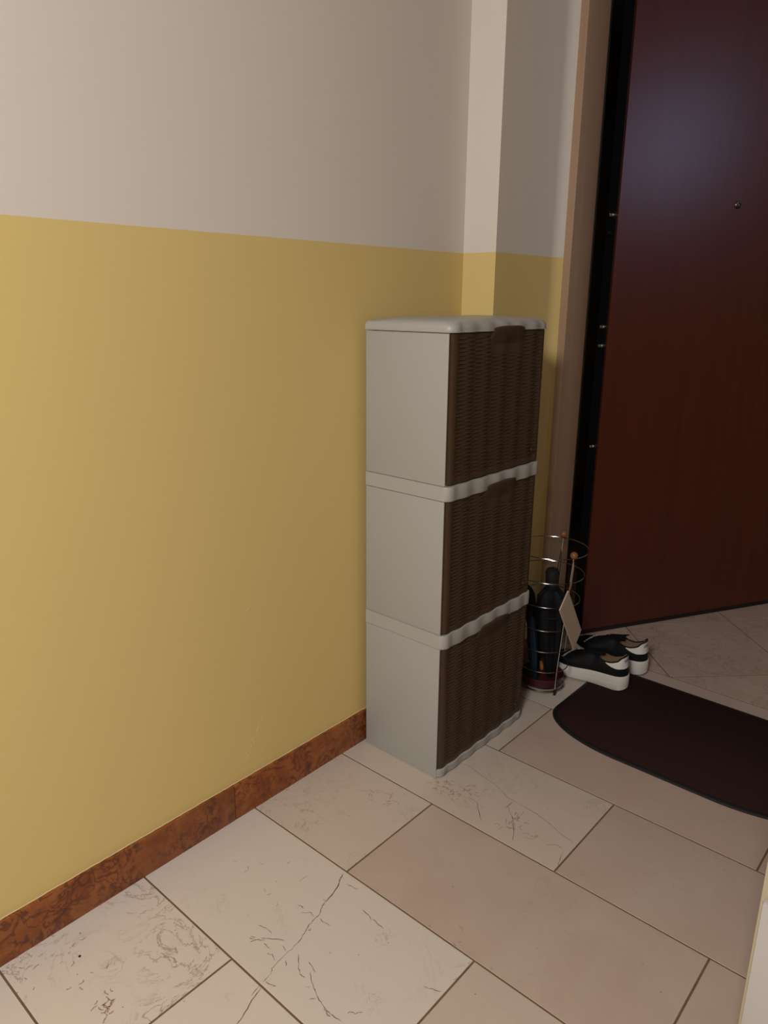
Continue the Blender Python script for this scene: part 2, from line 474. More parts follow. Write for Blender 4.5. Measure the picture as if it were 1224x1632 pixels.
# cracks and fossil veins of the stone, hair-thin inlays level with the tile tops
VEINS=[
 (0.0022,[(0.3156,0.9440),(0.3215,0.9285),(0.3323,0.9127),(0.3401,0.8850),(0.3436,0.8639)]),
 (0.0013,[(0.3436,0.8639),(0.3460,0.8519),(0.3569,0.8338),(0.3587,0.8172),(0.3620,0.7957),(0.3677,0.7833),(0.3736,0.7671),(0.3782,0.7420)]),
 (0.0008,[(0.3782,0.7420),(0.3781,0.7216),(0.3811,0.7023),(0.3839,0.6834),(0.3907,0.6761),(0.3936,0.6561)]),
 (0.0009,[(0.3931,0.6471),(0.3987,0.6225)]),
 (0.0012,[(0.3996,0.6449),(0.4069,0.6174),(0.4211,0.5854),(0.4208,0.5769),(0.4243,0.5684)]),
 (0.0012,[(0.3055,0.8179),(0.3130,0.8223),(0.3233,0.8222)]),
 (0.0012,[(0.3264,0.8101),(0.3412,0.8243),(0.3527,0.8209)]),
 (0.0012,[(0.3655,0.8256),(0.3821,0.8247),(0.3936,0.8284)]),
 (0.0012,[(0.2856,0.7316),(0.3007,0.7363),(0.3206,0.7368)]),
 (0.0012,[(0.2959,0.6997),(0.3095,0.7054),(0.3244,0.7167)]),
 (0.0012,[(0.2954,0.7034),(0.3045,0.7095)]),
 (0.0012,[(0.3054,0.6955),(0.3107,0.7044)]),
 (0.0012,[(0.3136,0.7155),(0.3317,0.7275),(0.3527,0.7421)]),
 (0.0012,[(0.3273,0.7109),(0.3456,0.7108)]),
 (0.0012,[(0.3502,0.6986),(0.3599,0.7053),(0.3731,0.6991)]),
 (0.0012,[(0.3961,0.7397),(0.4177,0.7195),(0.4316,0.7127),(0.4434,0.7119)]),
 (0.0012,[(0.4236,0.7404),(0.4347,0.7386),(0.4499,0.7329)]),
 (0.0012,[(0.4424,0.7281),(0.4567,0.7164),(0.4754,0.7073),(0.4981,0.6990),(0.5138,0.6939),(0.5308,0.6938),(0.5546,0.6965)]),
 (0.0012,[(0.4586,0.6996),(0.4655,0.7065)]),
 (0.0012,[(0.4828,0.6871),(0.4893,0.6975)]),
 (0.0012,[(0.3964,0.6586),(0.4048,0.6595),(0.4174,0.6663)]),
 (0.0012,[(0.3412,0.9283),(0.3550,0.9305),(0.3699,0.9315)]),
 (0.0012,[(0.4151,0.8999),(0.4413,0.8958),(0.4479,0.8927)]),
 (0.0012,[(0.4476,0.8970),(0.4646,0.8943),(0.4792,0.8942)]),
 (0.0012,[(0.5528,0.7151),(0.5568,0.7211),(0.5642,0.7236),(0.5704,0.7342)]),
 (0.0012,[(0.3680,0.7901),(0.3732,0.7926),(0.3696,0.7959)]),
 (0.0012,[(0.3353,0.8661),(0.3436,0.8639)]),
 (0.0012,[(0.3592,0.7312),(0.3733,0.7275)]),
 (0.0012,[(0.3892,0.7136),(0.3987,0.7063)]),
 (0.0012,[(0.5147,0.6930),(0.5291,0.6888),(0.5344,0.6902)]),
 (0.0012,[(0.6201,0.8457),(0.6329,0.8511),(0.6508,0.8586)]),
 (0.0008,[(0.2864,1.4510),(0.3360,1.4412),(0.4014,1.4264),(0.4455,1.4083),(0.4785,1.4060),(0.5337,1.4016),(0.5728,1.3923),(0.6132,1.3786),(0.6496,1.3700)]),
 (0.0012,[(0.4638,1.4007),(0.4607,1.3666)]),
 (0.001,[(0.6440,1.3217),(0.6528,1.2879),(0.6611,1.2797)]),
 (0.0009,[(0.6042,1.3223),(0.6189,1.3389),(0.6356,1.3372)]),
 (0.001,[(0.3699,1.3402),(0.3976,1.3411),(0.4203,1.3148),(0.4436,1.2907)]),
 (0.0011,[(0.4647,1.3779),(0.4976,1.3467),(0.5207,1.3166),(0.5375,1.2828)]),
]

def ribbon(pts, w, mb, z=0.00025, wob=0.0012, sub=4):
    P = []
    for i in range(len(pts)-1):
        a = Vector(pts[i]); b = Vector(pts[i+1])
        for k in range(sub):
            t = k/sub; p = a.lerp(b, t)
            if i or k: p = p+Vector((random.uniform(-1, 1), random.uniform(-1, 1)))*wob
            P.append(p)
    P.append(Vector(pts[-1]))
    v = []
    for i, p in enumerate(P):
        d = (P[min(i+1, len(P)-1)]-P[max(i-1, 0)]).normalized(); nn = Vector((-d.y, d.x))
        ww = w*0.5*(random.uniform(0.45, 1.35) if 0 < i < len(P)-1 else 0.3)
        v += [(*(p+nn*ww), z), (*(p-nn*ww), z)]
    mb.add(v, [(2*i, 2*i+1, 2*i+3, 2*i+2) for i in range(len(P)-1)])
mb = MB(); 
for w_, l_ in VEINS: ribbon(l_, w_*1.05, mb)
o = mb.build('stone_crack', VEIN, fl, smooth=False); o['kind'] = 'stuff'
mb = MB()
def squiggles(cx, cy, rx, ry, n, ln, w_):
    for _ in range(n):
        a = random.uniform(0, 2*pi); r = sqrt(random.random())
        x, y = cx+cos(a)*r*rx, cy+sin(a)*r*ry
        t = random.uniform(0, 2*pi); pts = [(x, y)]
        for k in range(random.randint(2, 4)):
            t += random.uniform(-1.1, 1.1); x += cos(t)*ln; y += sin(t)*ln; pts.append((x, y))
        ribbon(pts, w_, mb, 0.0002, 0.0006, 3)
squiggles(.318, 1.335, .055, .030, 34, .0045, .0014)
squiggles(.365, 1.375, .03, .02, 12, .004, .0013)
squiggles(.505, 1.335, .024, .05, 26, .0045, .0013)
squiggles(.565, 1.33, .015, .012, 6, .005, .0012)
squiggles(.10, .43, .12, .07, 20, .0035, .0016)
squiggles(.22, .44, .025, .014, 12, .005, .0020)
squiggles(.205, 1.19, .04, .03, 16, .007, .0012)
squiggles(.20, .83, .12, .06, 8, .006, .0012)
squiggles(.62, .95, .09, .07, 7, .004, .0012)
o = mb.build('stone_squiggle', VEIN2, fl, smooth=False); o['kind'] = 'stuff'
mb = MB().lathe((.0878, .4563, 0.0), [(0.0, -.0002), (.0026, -.0002), (.0026, .0004), (.001, .0006), (0, .0006)], 10)
mb.build('stone_pit', PRINT, fl)

# skirting of red marble slabs
def skirting(name, boxes):
    root = None
    for (x0, x1, y0, y1) in boxes:
        q = MB().box(x0, x1, y0, y1, -0.002, 0.0935, 0.0022)
        if root is None:
            root = struct(q.build(name, RED, angle=0.9))
        else:
            q.build('slab', RED, root, angle=0.9)
skirting('baseboard_left', [(-0.012, 0, .8970, 1.7665), (-0.012, 0, -.1055, .8955), (-0.012, 0, -1.108, -.107), (-0.012, 0, -2.8, -1.1095)])
P_ = [(-.0088+random.uniform(-.0004, .0005), -2.79+i*.012, .0935+random.uniform(-.0004, .0006)) for i in range(379)]
MB().tube(P_, .0011, 5).build('caulk', FLAKE, bpy.data.objects['baseboard_left'])
skirting('baseboard_pilaster', [(XP-.002, XP+.010, 1.770, 2.105)])
skirting('baseboard_far', [(XP, 1.9, YF-.010, YF+.002), (1.9015, XR, YF-.010, YF+.002)])

# peeling flakes on the yellow paint
mb = MB()
random.seed(21)
for k in range(26):
    t = random.random(); y = .935+t*.055+random.uniform(-.006, .006); z = .13+t*.09+random.uniform(-.012, .012)
    a = random.uniform(.3, 1.6); ln = random.uniform(.002, .007)
    dy, dz = cos(a)*ln, sin(a)*ln; w2 = random.uniform(.0004, .0009)
    mb.add([(-.0098, y, z), (-.0098, y+dy, z+dz), (-.0094, y+dy+w2, z+dz-w2), (-.0094, y+w2, z-w2)], [(0, 1, 2, 3)])
for (y, z) in ((.967, .525), (.962, .522), (.34, .16), (.345, .15)):
    mb.add([(-.0098, y, z), (-.0098, y+.006, z+.004), (-.0094, y+.0064, z+.003), (-.0094, y+.0004, z-.001)], [(0, 1, 2, 3)])
o = mb.build('paint_flake', FLAKE, bpy.data.objects['wall_left'], smooth=False); o['kind'] = 'stuff'

# ---------------------------------------------------------------- entrance: casing, steel jamb, open armoured door
fr = struct(MB().box(XP-.01, .1382, 2.110, DY0, 0, DZ+.131, .002).build('door_casing', CASE, angle=.9)); fr.name = 'trim_2'
MB().box(XP-.01, .1382, DY1, DY1+.131, 0, DZ+.131, .002).build('casing_upright', CASE, fr, angle=.9)
MB().box(XP-.01, .1380, DY0+.001, DY1-.001, DZ, DZ+.131, .002).build('casing_head', CASE, fr, angle=.9)
jb = MB().box(-.10, .050, DY0-.02, DY0+.19, 0, DZ+.02, .003)
struct(jb.build('trim_3', BLACK, angle=.9))
jp = bpy.data.objects['trim_3']
MB().box(-.10, .050, DY1-.03, DY1+.02, 0, DZ+.02, .003).build('far_jamb', BLACK, jp, angle=.9)
MB().box(-.10, .050, DY0+.19, DY1-.03, DZ-.02, DZ+.02, .003).build('head_jamb', BLACK, jp, angle=.9)

# door leaf, built along local +x from its hinge corner then turned into place
DA = math.atan2(.876, .483)
ct, st_ = cos(DA), sin(DA)
DO = Vector((.136, 2.4075, 0))
def dl(s, n, z):            # s along the leaf, n out of the inner face (towards the room), z up
    return Vector((DO.x+ct*s+st_*n, DO.y+st_*s-ct*n, z))
def dbox(mb, s0, s1, n0, n1, z0, z1):
    v = [dl(s, n, z) for s in (s0, s1) for n in (n0, n1) for z in (z0, z1)]
    return mb.add(v, [(0,1,3,2),(4,6,7,5),(0,4,5,1),(2,3,7,6),(0,2,6,4),(1,5,7,3)])
LW, LH = 0.965, 2.25
door = struct(empty('door_1', DO, None, None))
for k in ('label', 'category'):
    if k in door: del door[k]
p_ = dbox(MB(), 0.002, LW-.002, -.008, 0.0, .016, LH).build('inner_panel', MAHOG, door, smooth=False)
dbox(MB(), 0.0, LW, -.058, -.0085, .012, LH+.002).build('steel_core', BLACK, door, smooth=False)
dbox(MB(), 0.030, LW-.030, -.066, -.0585, .016, LH).build('outer_panel', MAHOG, door, smooth=False)
dbox(MB(), 0.0, LW, -.052, 0.003, .003, .0155).build('bottom_seal', RUBBER, door, smooth=False)
e_ = Vector((-ct, -st_, 0))
for i, z in enumerate((1.483, 1.427, 1.129, 1.066, .717)):
    c = dl(0, -.030, z)
    b = MB().lathe(c, [(.0095, 0), (.0095, .0015), (.0072, .0018), (.0072, .010), (.0055, .0145), (.0, .0155)], 16, e_)
    b.build('security_bolt', STEEL if i != 1 else BLACK, door)
# peephole
c = dl(.483, 0, 1.5313)
nrm = Vector((st_, -ct, 0))
ph = MB().lathe(c, [(.0125, 0), (.0125, .002), (.0105, .004), (.0075, .0045), (.0070, .003)], 24, nrm).build('peephole', STEEL, door)
ph.data.materials[0] = mat('dark_bronze', (.10, .085, .07), .3, 1.0)
NT(ph.data.materials[0]).bump(NT(ph.data.materials[0]).noise(None, 300, 1), .02, .0002)
MB().lathe(c, [(.0072, .0026), (.0058, .0042), (.003, .0050), (0, .0052)], 20, nrm).build('lens', GLASSY, ph)
# lock-side handle, out of view past the right edge
hb = MB().lathe(dl(LW-.07, 0, 1.02), [(.024, 0), (.024, .006), (.010, .008), (.009, .045), (0, .046)], 20, nrm)
hb.tube([dl(LW-.07, .040, 1.02), dl(LW-.10, .044, 1.02), dl(LW-.18, .044, 1.018)], .008, 10)
hb.build('door_handle', STEEL, door)

# ================================================================ SHOE CABINET
CX0, CXS = 0.012, 0.262            # back and front of the side walls
CY0, CY1 = 1.3456, 1.7640
CP, CA = 0.0695, 0.0017            # flute pitch and depth
def front_x(y, amp=1.0, base=0.2705):
    return base + amp*CA*cos(2*pi*(y-1.5548)/CP)
def outline(off=0.0, amp=1.0, base=0.2705, r=0.020, ny=73, back=0.0):
    """closed plan outline of the cabinet with its fluted front, counter-clockwise"""
    y0, y1 = CY0-off, CY1+off; b = base+off
    xm = b-r; xb_ = CX0-back; P = [(xb_, y0), (xb_+(xm-xb_)*.35, y0), (xb_+(xm-xb_)*.75, y0)]
    n = 8
    xc = b-r
    for i in range(n+1):
        a = -pi/2+pi/2*i/n; P.append((xc+r*cos(a), y0+r+r*sin(a)))
    ya, yb = y0+r, y1-r
    for i in range(1, ny):
        y = ya+(yb-ya)*i/ny
        e = min(1, (y-ya)/.018, (yb-y)/.018); e = e*e*(3-2*e)
        P.append((b+amp*CA*cos(2*pi*(y-1.5548)/CP)*e, y))
    for i in range(n+1):
        a = pi/2*i/n; P.append((xc+r*cos(a), y1-r+r*sin(a)))
    P += [(xb_+(xm-xb_)*.75, y1), (xb_+(xm-xb_)*.35, y1), (xb_, y1)]
    return P
cab = empty('shoe_cabinet', (0.14, 1.555, 0), 'tall beige plastic shoe cabinet of three stacked bins with brown woven-look doors', 'shoe cabinet')
ZB = [(0.0, 0.3735), (0.4120, 0.7560), (0.7930, 1.1430)]     # shells
BD = [(0.3735, 0.4120), (0.7560, 0.7930)]                     # bands
for i, (z0, z1) in enumerate(ZB):
    mb = MB()
    g = 0.0007
    # two side walls, back, bottom; open in front where the door sits
    mb.box(CX0, CXS, CY0+.0006, CY0+.012, z0+g, z1-g, .0012)
    mb.box(CX0, CXS, CY1-.012, CY1-.0006, z0+g, z1-g, .0012)
    mb.box(CX0+.0005, CX0+.010, CY0+.011, CY1-.011, z0+g, z1-g)
    mb.box(CX0+.009, CXS-.004, CY0+.011, CY1-.011, z0+g, z0+.012)
    mb.build('bin_shell', BEIGE, cab, angle=.9)
for z0, z1 in BD:
    L_ = [(-.0035, z0), (.0022, z0+.0012), (.0030, z0+.0035), (.0030, z1-.0040), (.0022, z1-.0012), (-.0035, z1)]
    loops = [[(x, y, z) for x, y in outline(o_, 1.0, .2725, .022)] for o_, z in L_]
    # keep the sides almost flush with the shells
    for lp in loops:
        for k, (x, y, z) in enumerate(lp):
            lp[k] = (x, min(max(y, CY0-.0008), CY1+.0008), z)
    MB().loft(loops).build('band', BEIGE2, cab, angle=.7)
# plinth
L_ = [(-.006, 0.0), (-.001, .0015), (.0012, .004), (.0012, .0225), (-.001, .0250), (-.004, .0255)]
loops = [[(x, min(max(y, CY0+.0008), CY1-.0008), z) for x, y in outline(o_, 1.0, .2715, .024)] for o_, z in L_]
MB().loft(loops).build('plinth', BEIGE, cab, angle=.7)
# lid with domed top
L_ = [(-.003, 1.1435, 1), (.0030, 1.1440, 1), (.0035, 1.1458, 1), (.0020, 1.1470, 1), (.0020, 1.1540, 1), (.0010, 1.1580, 1), (-.0015, 1.1618, .9), (-.0060, 1.1655, .75), (-.012, 1.1683, .5),
      (-.020, 1.1704, .3), (-.034, 1.1725, .1), (-.055, 1.1742, 0), (-.085, 1.1756, 0), (-.115, 1.1764, 0)]
loops = []
for o_, z, a in L_:
    bk = min(0, o_)
    if o_ < -.1: pass
    loops.append([(x, y, z) for x, y in outline(o_, a, .2720, .024 if o_ > -.02 else .03, back=bk if o_ < -.003 else 0)])
last = loops[-1]; mx = sum(p[0] for p in last)/len(last); my = sum(p[1] for p in last)/len(last)
for k_ in (.6, .25):
    loops.append([(mx+(x-mx)*k_, my+(y-my)*k_, 1.1768+.0004*(1-k_)) for x, y, z in last])
MB().loft(loops).build('lid', BEIGE2, cab, angle=.7)
# doors: fluted basket-weave faces
DH = 0.3455
def door_face(z0):
    zb = 0.0
    ya, yb = CY0+.0016, CY1-.0016
    r = .020; n = 7
    B = .2700
    path = [(CXS+.0008, ya)]
    for i in range(1, n+1):
        a = -pi/2+pi/2*i/n
        path.append((B-r+r*cos(a) if i else CXS, ya+r+r*sin(a)))
    path = [(max(x, CXS+.0008), y) for x, y in path]
    NYY = 150
    for i in range(1, NYY):
        path.append((None, ya+r+(yb-ya-2*r)*i/NYY))
    for i in range(n+1):
        a = pi/2*i/n
        path.append((B-r+r*cos(a), yb-r+r*sin(a)))
    path = [(x if x is None else max(x, CXS+.0008), y) for x, y in path]
    rp = 0.0046; per = 5
    NZ = int(round(DH/rp))*per
    rows = []
    for j in range(NZ+1):
        z = DH*j/NZ
        row = []
        for x, y in path:
            if x is not None and not (ya+r*0.95 < y < yb-r*0.95):
                row.append((x, y, z)); continue
            e = min(1, (y-ya-r)/.018, (yb-r-y)/.018); e = max(0, e); e = e*e*(3-2*e)
            xb = B+CA*cos(2*pi*(y-1.5548)/CP)*e
            # weave
            ew = max(0, min(1, (y-ya-.022)/.006, (yb-.022-y)/.006, (z-.010)/.004, (DH-.008-z)/.004))
            # smooth patch round the grip
            dd = max(abs(y-1.5765)-.070, (DH-.050)-z)
            if dd < .008: ew *= max(0, min(1, dd/.008))
            i_r = int(z/rp); ph = (z/rp)-i_r
            s = sin(2*pi*(y-1.5548+CP/8)/CP*1.0) * (1 if i_r % 2 else -1)
            prof = max(0, sin(pi*ph))**.6
            h = (.5+.5*s)*prof
            row.append((xb-.0024*ew+.0036*h*ew, y, z))
        rows.append(row)
    mb = MB()
    # rims folding back at top and bottom
    top = [(min(x, CXS+.002), y, DH) for x, y, z in rows[-1]]
    bot = [(min(x, CXS+.002), y, 0) for x, y, z in rows[0]]
    mb.grid([bot]+rows+[top])
    return mb
dm = door_face(0)
doors = []
first = None
for i, zd in enumerate((.0268, .4128, .7966)):
    if first is None:
        first = dm.build('door', BROWN, None, angle=1.2)
        d = first
        d.parent = cab; d.matrix_parent_inverse = parent_matrix(cab).inverted()
    else:
        d = first.copy(); COL.objects.link(d)
    d.location = (0, 0, zd)
    doors.append((d, zd))
# grips: a smooth tongue rising over the rim, bulging forward at its top
for d, zd in doors:
    rows = []
    yc, hw = 1.5765, .077
    ztop = zd+DH+.0005
    M_, N_ = 36, 18
    for j in range(N_+1):
        v = j/N_
        row = []
        for i in range(M_+1):
            u = -1+2*i/M_
            y = yc+hw*u
            arc = max(0, 1-abs(u)**3.5)**.5
            zt = ztop-.002+.0140*arc
            zb_ = ztop-.066
            z = zb_+(zt-zb_)*v
            bul = max(0, 1-abs(u)**3)**.6
            edge = min(1, (1-abs(u))/.10)
            e2_ = max(0, (z-(ztop-.042))/.050); e2_ = min(1, e2_); e2_ = e2_*e2_*(3-2*e2_)
            x = .2672+CA*cos(2*pi*(y-1.5548)/CP)*(1-e2_)+.0012*edge*min(1, v/.12)+.0130*bul*e2_
            row.append((x, y, z))
        rows.append(row)
    cap0 = [(x-.0025, y, z+.0010) for x, y, z in rows[-1]]
    cap1 = [(max(.264, min(x-.006, .274)), y, z+.0008) for x, y, z in rows[-1]]
    mb = MB().grid(rows+[cap0, cap1])
    g_ = mb.build('grip', BROWN2, d, angle=1.2)
    # small moulded oval near the lower right corner
    o_ = MB(); cy, cz = 1.722, zd+.033
    loop = lambda r, x: [(x, cy+r*1.0*cos(2*pi*k/20), cz+r*.55*sin(2*pi*k/20)) for k in range(20)]
    o_.loft([loop(.0085, .2660), loop(.0085, .2748), loop(.0072, .2752), loop(.0066, .2744)])
    o_.build('moulded_oval', BROWN2, d)

# ================================================================ UMBRELLA STAND
SC = Vector((.215, 1.975, 0))
stand = empty('umbrella_stand', SC, 'chrome wire umbrella stand with wooden ball finials, between shoe cabinet and door', 'umbrella stand')
def circ(r, z, n=56): return [(SC.x+r*cos(2*pi*k/n), SC.y+r*sin(2*pi*k/n), z) for k in range(n)]
for z, r in [(.475, .115), (.394, .1075), (.312, .0995), (.231, .0925), (.156, .0855), (.083, .079), (.012, .071)]:
    MB().tube(circ(r, z), .0016 if z > .02 else .0026, 8, closed=True).build('hoop', CHROME, stand)
for a in (100, -27, 220):
    ar = radians(a)
    def at(r, z, da=0): return Vector((SC.x+r*cos(ar+radians(da)), SC.y+r*sin(ar+radians(da)), z))
    lg = MB().tube([at(.1175, .478), at(.0985, .29), at(.0785, .09), at(.0755, .012)], .0020, 8).build('leg', CHROME, stand)
    MB().tube([at(.1170, .474), at(.110, .40, 3), at(.0975, .27, 9), at(.0855, .157, 14)], .0014, 8).build('brace', CHROME, stand)
    MB().lathe(at(.0755, 0), [(0, .0002), (.0042, .0004), (.0046, .012), (.0035, .020), (0, .021)], 14).build('rubber_foot', RUBBER, lg)
    MB().ball(at(.1180, .487), .0115, 10).build('finial', BALL, stand)
mb = MB().lathe((SC.x, SC.y, .014), [(0, .0), (.055, .0), (.0655, .006), (.0690, .030), (.0700, .032), (.0685, .0335), (.0665, .031), (.063, .008), (.052, .004), (0, .0035)], 48)
mb.build('drip_tray', MAROON, stand)

def folded(name, label, p0, p1, prof, clothm, pleats, handle):
    """folded umbrella from tip p0 to top p1; prof = [(t, radius)] of the cloth"""
    p0 = Vector(p0); p1 = Vector(p1); ax = (p1-p0); Ln = ax.length; ax.normalize()
    root = empty(name, p0, label, 'umbrella')
    e1 = ax.cross(Vector((0, 1, 0))).normalized(); e2 = ax.cross(e1)
    n = pleats*6; loops = []
    for t, r in prof:
        lp = []
        for k in range(n):
            a = 2*pi*k/n
            rr = r*(1+.16*cos(pleats*a+t*3.0)+.05*sin(2*pleats*a))
            lp.append(p0+ax*(Ln*t)+(e1*cos(a)+e2*sin(a))*rr)
        loops.append(lp)
    MB().loft(loops).build('canopy', clothm, root, angle=1.2)
    return root, p0, p1, ax, Ln, e1, e2
root, a0, a1, ax, Ln, e1, e2 = folded('umbrella', 'black folded umbrella with thick round black handle, fattest in the wire stand', (.230, 2.002, .022), (.2345, 1.957, .408), [(0, .006), (.05, .014), (.15, .021), (.3, .029), (.5, .036), (.70, .039), (.78, .037), (.825, .026), (.84, .010)], BLK_CLOTH, 8, None)
MB().lathe(a0+ax*(Ln*.84), [(.010, 0), (.0195, .002), (.0205, .006), (.0205, .020), (.0190, .022), (.0205, .024), (.0210, .058), (.0185, .066), (.010, .069), (0, .0695)], 24, ax).build('handle', RUBBER, root)
MB().tube([a0+ax*(Ln*.62)+e1*.0415*cos(t)+e2*.0415*sin(t) for t in [2*pi*k/30 for k in range(30)]], .0022, 6, closed=True).build('closing_strap', GRY_CLOTH, root)
MB().lathe(a0, [(0, 0), (.003, .001), (.004, .02), (0, .021)], 10, ax).build('ferrule', STEEL, root)
root, a0, a1, ax, Ln, e1, e2 = folded('umbrella', 'slim dark blue folded umbrella at the cabinet side of the wire stand', (.203, 1.950, .022), (.195, 1.912, .265), [(0, .004), (.05, .009), (.3, .013), (.6, .014), (.9, .012), (.97, .007)], BLU_CLOTH, 6, None)
MB().tube([a0+ax*Ln*.95, a0+ax*(Ln+.02)], [.006, .0075], 12).build('handle', RUBBER, root)
MB().lathe(a0, [(0, 0), (.0025, .001), (.0035, .02), (0, .021)], 10, ax).build('ferrule', STEEL, root)
root, a0, a1, ax, Ln, e1, e2 = folded('umbrella', 'charcoal folded umbrella with orange tip at the bottom of the wire stand', (.186, 2.010, .062), (.143, 1.955, .345), [(0, .005), (.06, .010), (.3, .015), (.6, .018), (.85, .020), (.93, .014), (.97, .006)], GRY_CLOTH, 6, None)
MB().tube([a0+ax*Ln*.93, a0+ax*(Ln+.015)], [.006, .008], 12).build('handle', RUBBER, root)
MB().lathe(a0-ax*.040, [(0, 0), (.004, .003), (.0075, .012), (.0080, .022), (.0055, .032), (.0048, .044), (0, .045)], 16, ax).build('tip', ORANGE, root)

# board hanging from the front finial on a ribbon
card = empty('hanging_board', (.318, 1.895, .384), 'cream rectangular board hanging by its corner from the front of the wire stand', 'board')
C4 = [(1.895, .384), (1.850, .335), (1.963, .166), (2.006, .217)]
t_ = .0042
mb = MB(); x_ = .3225
lp = lambda x, d: [(x+0.25*(y-1.93)*0, y+(1.928-y)*d, z+(.275-z)*d) for y, z in C4]
mb.loft([lp(x_-t_/2, .012), lp(x_-t_/2+.0006, 0), lp(x_+t_/2-.0006, 0), lp(x_+t_/2, .012)])
mb.build('panel', CARD, card, smooth=False)
rb = MB()
pts = [Vector((.3190, 1.922, .474)), Vector((.3250, 1.916, .455)), Vector((.3265, 1.908, .42)), Vector((.3258, 1.899, .383)), Vector((.3252, 1.900, .372))]
rows = []
for i, p in enumerate(pts):
    d = (pts[min(i+1, 4)]-pts[max(i-1, 0)]).normalized(); s_ = d.cross(Vector((1, 0, 0))).normalized()*.0028
    rows.append([p-s_, p+s_])
back = [[a+Vector((-.0009, 0, 0)) for a in r_] for r_ in rows]
n = len(rows)
rb.loft([[rows[i][0], rows[i][1], back[i][1], back[i][0]] for i in range(n)])
rb.build('ribbon', RIBBON, card)

# ================================================================ DOORMAT
mat_root = empty('doormat', (.70, 1.99, 0), 'dark brown doormat with curved corners and black rubber edge on the tiles', 'doormat')
mx0, mx1, my0, my1 = .322, 1.085, 1.742, 2.2355
def mat_loop(ins, z, n=16):
    P = []
    def corner(cx, cy, rx, ry, a0):
        for i in range(n+1):
            a = a0+pi/2*i/n; P.append((cx+(rx-ins)*cos(a), cy+(ry-ins)*sin(a), z))
    rx, ry = .255, .135
    corner(mx0+rx, my0+ry, rx, ry, pi)
    corner(mx1-rx, my0+ry, rx, ry, 1.5*pi)
    rx, ry = .05, .04
    corner(mx1-rx, my1-ry, rx, ry, 0)
    corner(mx0+rx, my1-ry, rx, ry, pi/2)
    return P
MB().loft([mat_loop(0, .0004), mat_loop(.0, .0025), mat_loop(.0015, .0048), mat_loop(.010, .0068), mat_loop(.013, .0066), mat_loop(.0135, .0035)]).build('rubber_border', RUBBER, mat_root, angle=.8)
MB().loft([mat_loop(.0137, .003), mat_loop(.0137, .0055), mat_loop(.0155, .0070)]).build('carpet', CARPET, mat_root, angle=.8)

